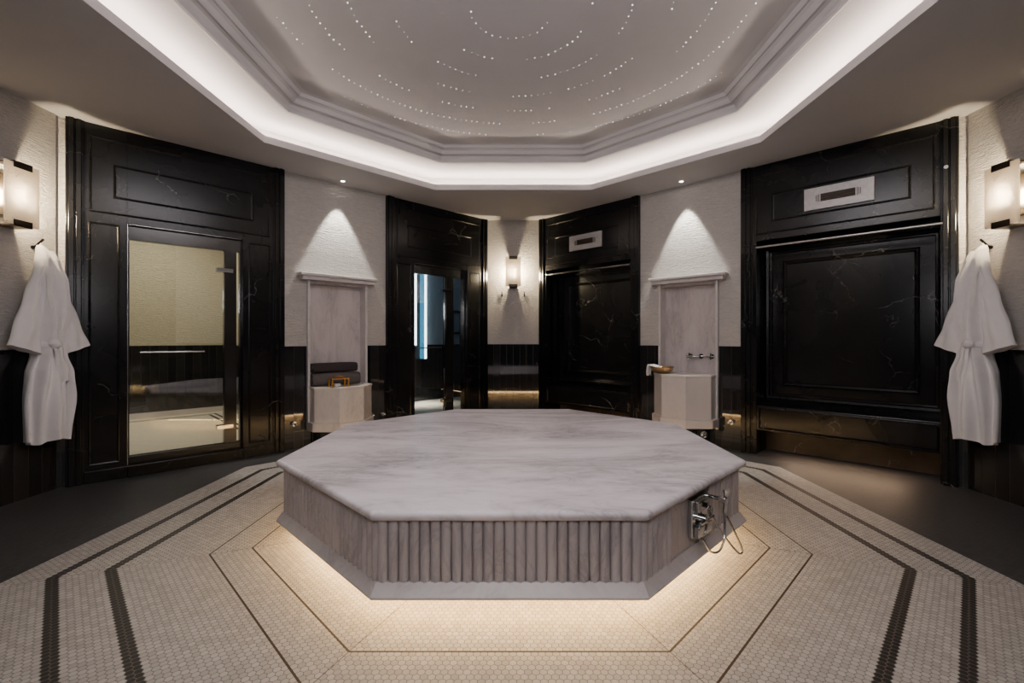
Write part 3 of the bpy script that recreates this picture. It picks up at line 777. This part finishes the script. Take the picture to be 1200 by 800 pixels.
for k in range(8):
    th = k * PI / 4; M = Matrix.Rotation(th - PI / 2, 4, 'Z')
    m = MB(); gap = (k == 7)   # face towards camera right carries the mixer
    pitch = .0442; nn = int(round(side / pitch)); pitch = side / nn
    prof = []
    x = -side / 2
    flat0, flat1 = (side / 2 - .645, side / 2 - .275)
    prof.append((x, AR - .012))
    for i in range(nn):
        xc = x + pitch * (i + .5)
        if gap and flat0 < xc < flat1: prof += [(xc - pitch / 2, AR), (xc + pitch / 2, AR)]; continue
        h = pitch * .5
        prof += [(xc - h * .98, AR - .012), (xc - h * .86, AR - .002)] + [(xc + h * u, AR - .002 + .012 * math.cos(u * PI / 2 * .95)) for u in (-.75, -.5, -.25, 0, .25, .5, .75)] + [(xc + h * .86, AR - .002), (xc + h * .98, AR - .012)]
    prof.append((side / 2, AR - .012))
    poly = prof + [(side / 2 - .025, AR - .06), (-side / 2 + .025, AR - .06)]
    poly = [(px, py) for px, py in poly]
    n = len(poly); m.add([(px, py, .186) for px, py in poly] + [(px, py, .448) for px, py in poly], [(i, (i + 1) % n, n + (i + 1) % n, n + i) for i in range(n)])
    o = m.obj('fluted_panel', RIBM, PT); o.matrix_local = M
# flat check of the mixer face: outward direction of face k=7 is -45 deg
def face_at(u, nn_, z):   # u from the front corner towards the right corner
    M = Matrix.Rotation(-PI / 4 - PI / 2, 4, 'Z'); return Matrix.Translation((0, CY, 0)) @ M @ Matrix.Translation((side / 2 - u, AR + nn_, z))

# ------------------------------------------------------------------ shower mixer
r = empty('shower_mixer', face_at(.52, 0, .33), 'chrome hand shower mixer with hose on the right front face of the platform', 'shower mixer')
# local -x runs towards the right corner of the platform
MB().box(-.095, .095, .001, .026, -.092, .095).obj('back_plate', CH, r, bev=.005)
MB().box(-.060, .060, .026, .046, .03, .082).obj('diverter_plate', STEEL, r, bev=.005)
MB().box(-.005, .005, .046, .060, .045, .070).obj('diverter_pin', DK, r, bev=.002)
m = MB().cyl((0, .026, -.012), (0, .058, -.012), .022, 24); m.box(-.075, .075, .050, .066, -.020, -.006); m.obj('lever', CH, r, bev=.003)
MB().box(-.080, .080, .026, .052, -.088, -.035).obj('lower_block', CH, r, bev=.004)
m = MB().cyl((-.125, .0, .062), (-.125, .010, .062), .024, 20).cyl((-.125, .008, .062), (-.125, .085, .062), .011, 14); m.box(-.150, -.105, .072, .105, .048, .076); m.obj('holder', CH, r, bev=.004)
hs = MB().cyl((-.135, .098, .10), (-.130, .092, -.005), .011, 16, .008); hs.cyl((-.135, .098, .082), (-.135, .098, .112), .010, 16, .020); hs.obj('hand_shower', CH, r)
m = MB().cyl((-.120, .0, .0), (-.120, .034, .0), .017, 16).cyl((-.120, .030, .008), (-.120, .032, -.030), .009, 12); m.obj('hose_outlet', CH, r)
def spline(P, k=10):
    P = [Vector(p) for p in P]; P = [P[0]] + P + [P[-1]]; out = []
    for i in range(1, len(P) - 2):
        for j in range(k):
            t = j / k; a_, b_, c_, d_ = P[i - 1:i + 3]
            out.append(.5 * ((2 * b_) + (c_ - a_) * t + (2 * a_ - 5 * b_ + 4 * c_ - d_) * t * t + (3 * b_ - a_ - 3 * c_ + d_) * t ** 3))
    return out + [P[-1]]
MB().tube(spline([(-.130, .092, -.005), (-.125, .095, -.06), (-.100, .10, -.13), (-.04, .10, -.165), (.02, .085, -.155), (.05, .06, -.10), (.055, .04, -.085)]), .0055, 8).obj('hose', STEEL, r)
MB().tube(spline([(-.120, .032, -.03), (-.135, .06, -.09), (-.150, .11, -.16), (-.150, .155, -.195), (-.160, .165, -.175), (-.150, .135, -.10), (-.135, .10, -.02)]), .0055, 8).obj('hose', STEEL, r)

# ------------------------------------------------------------------ lights / world / camera
def aim(loc, to): return Matrix.Translation(loc) @ (Vector(to) - Vector(loc)).to_track_quat('-Z', 'Y').to_matrix().to_4x4()
area_light('added_fill_left', aim((-1.5, .25, 2.93), (-.6, 3.6, .3)), 1.2, .5, 20, (1, .94, .97))  # added fill, out of view; the soffit has no fixture here
area_light('added_fill_right', aim((1.5, .25, 2.93), (.6, 3.6, .3)), 1.2, .5, 20, (1, .94, .97))  # right-hand twin of the added fill, also without a fixture
area_light('added_fill_top', aim((0, 1.7, 3.3), (0, 3.2, .3)), 1.8, .8, 25, (1, .94, .98))  # unseen fill added to brighten the platform, not a ceiling fixture
area_light('added_fill_front', aim((0, -.25, 2.0), (0, 3.0, 3.0)), 1.2, .5, 15, (1, .95, .97))  # fill added behind the camera to lift the ceiling, no real lamp
w = bpy.data.worlds.new('World'); bpy.context.scene.world = w; w.use_nodes = True
w.node_tree.nodes['Background'].inputs[0].default_value = (.7, .68, .66, 1); w.node_tree.nodes['Background'].inputs[1].default_value = .02
cam = bpy.data.cameras.new('camera'); co = bpy.data.objects.new('camera', cam); C.objects.link(co)
co.location = (.02, 0, 1.2); co.rotation_euler = (PI / 2, 0, 0); cam.sensor_width = 36; cam.lens = 535 / 1200 * 36
cam.shift_x = -3 / 1200; cam.shift_y = -3 / 1200; cam.clip_start = .02
bpy.context.scene.camera = co
sc = bpy.context.scene
sc.view_settings.view_transform = 'Filmic' if False else 'AgX'
sc.view_settings.look = 'None'; sc.view_settings.exposure = 1.2
sc.cycles.use_denoising = True; sc.cycles.max_bounces = 10; sc.cycles.diffuse_bounces = 5; sc.cycles.glossy_bounces = 5; sc.cycles.sample_clamp_indirect = 4; sc.cycles.transparent_max_bounces = 12
sc.cycles.caustics_reflective = False
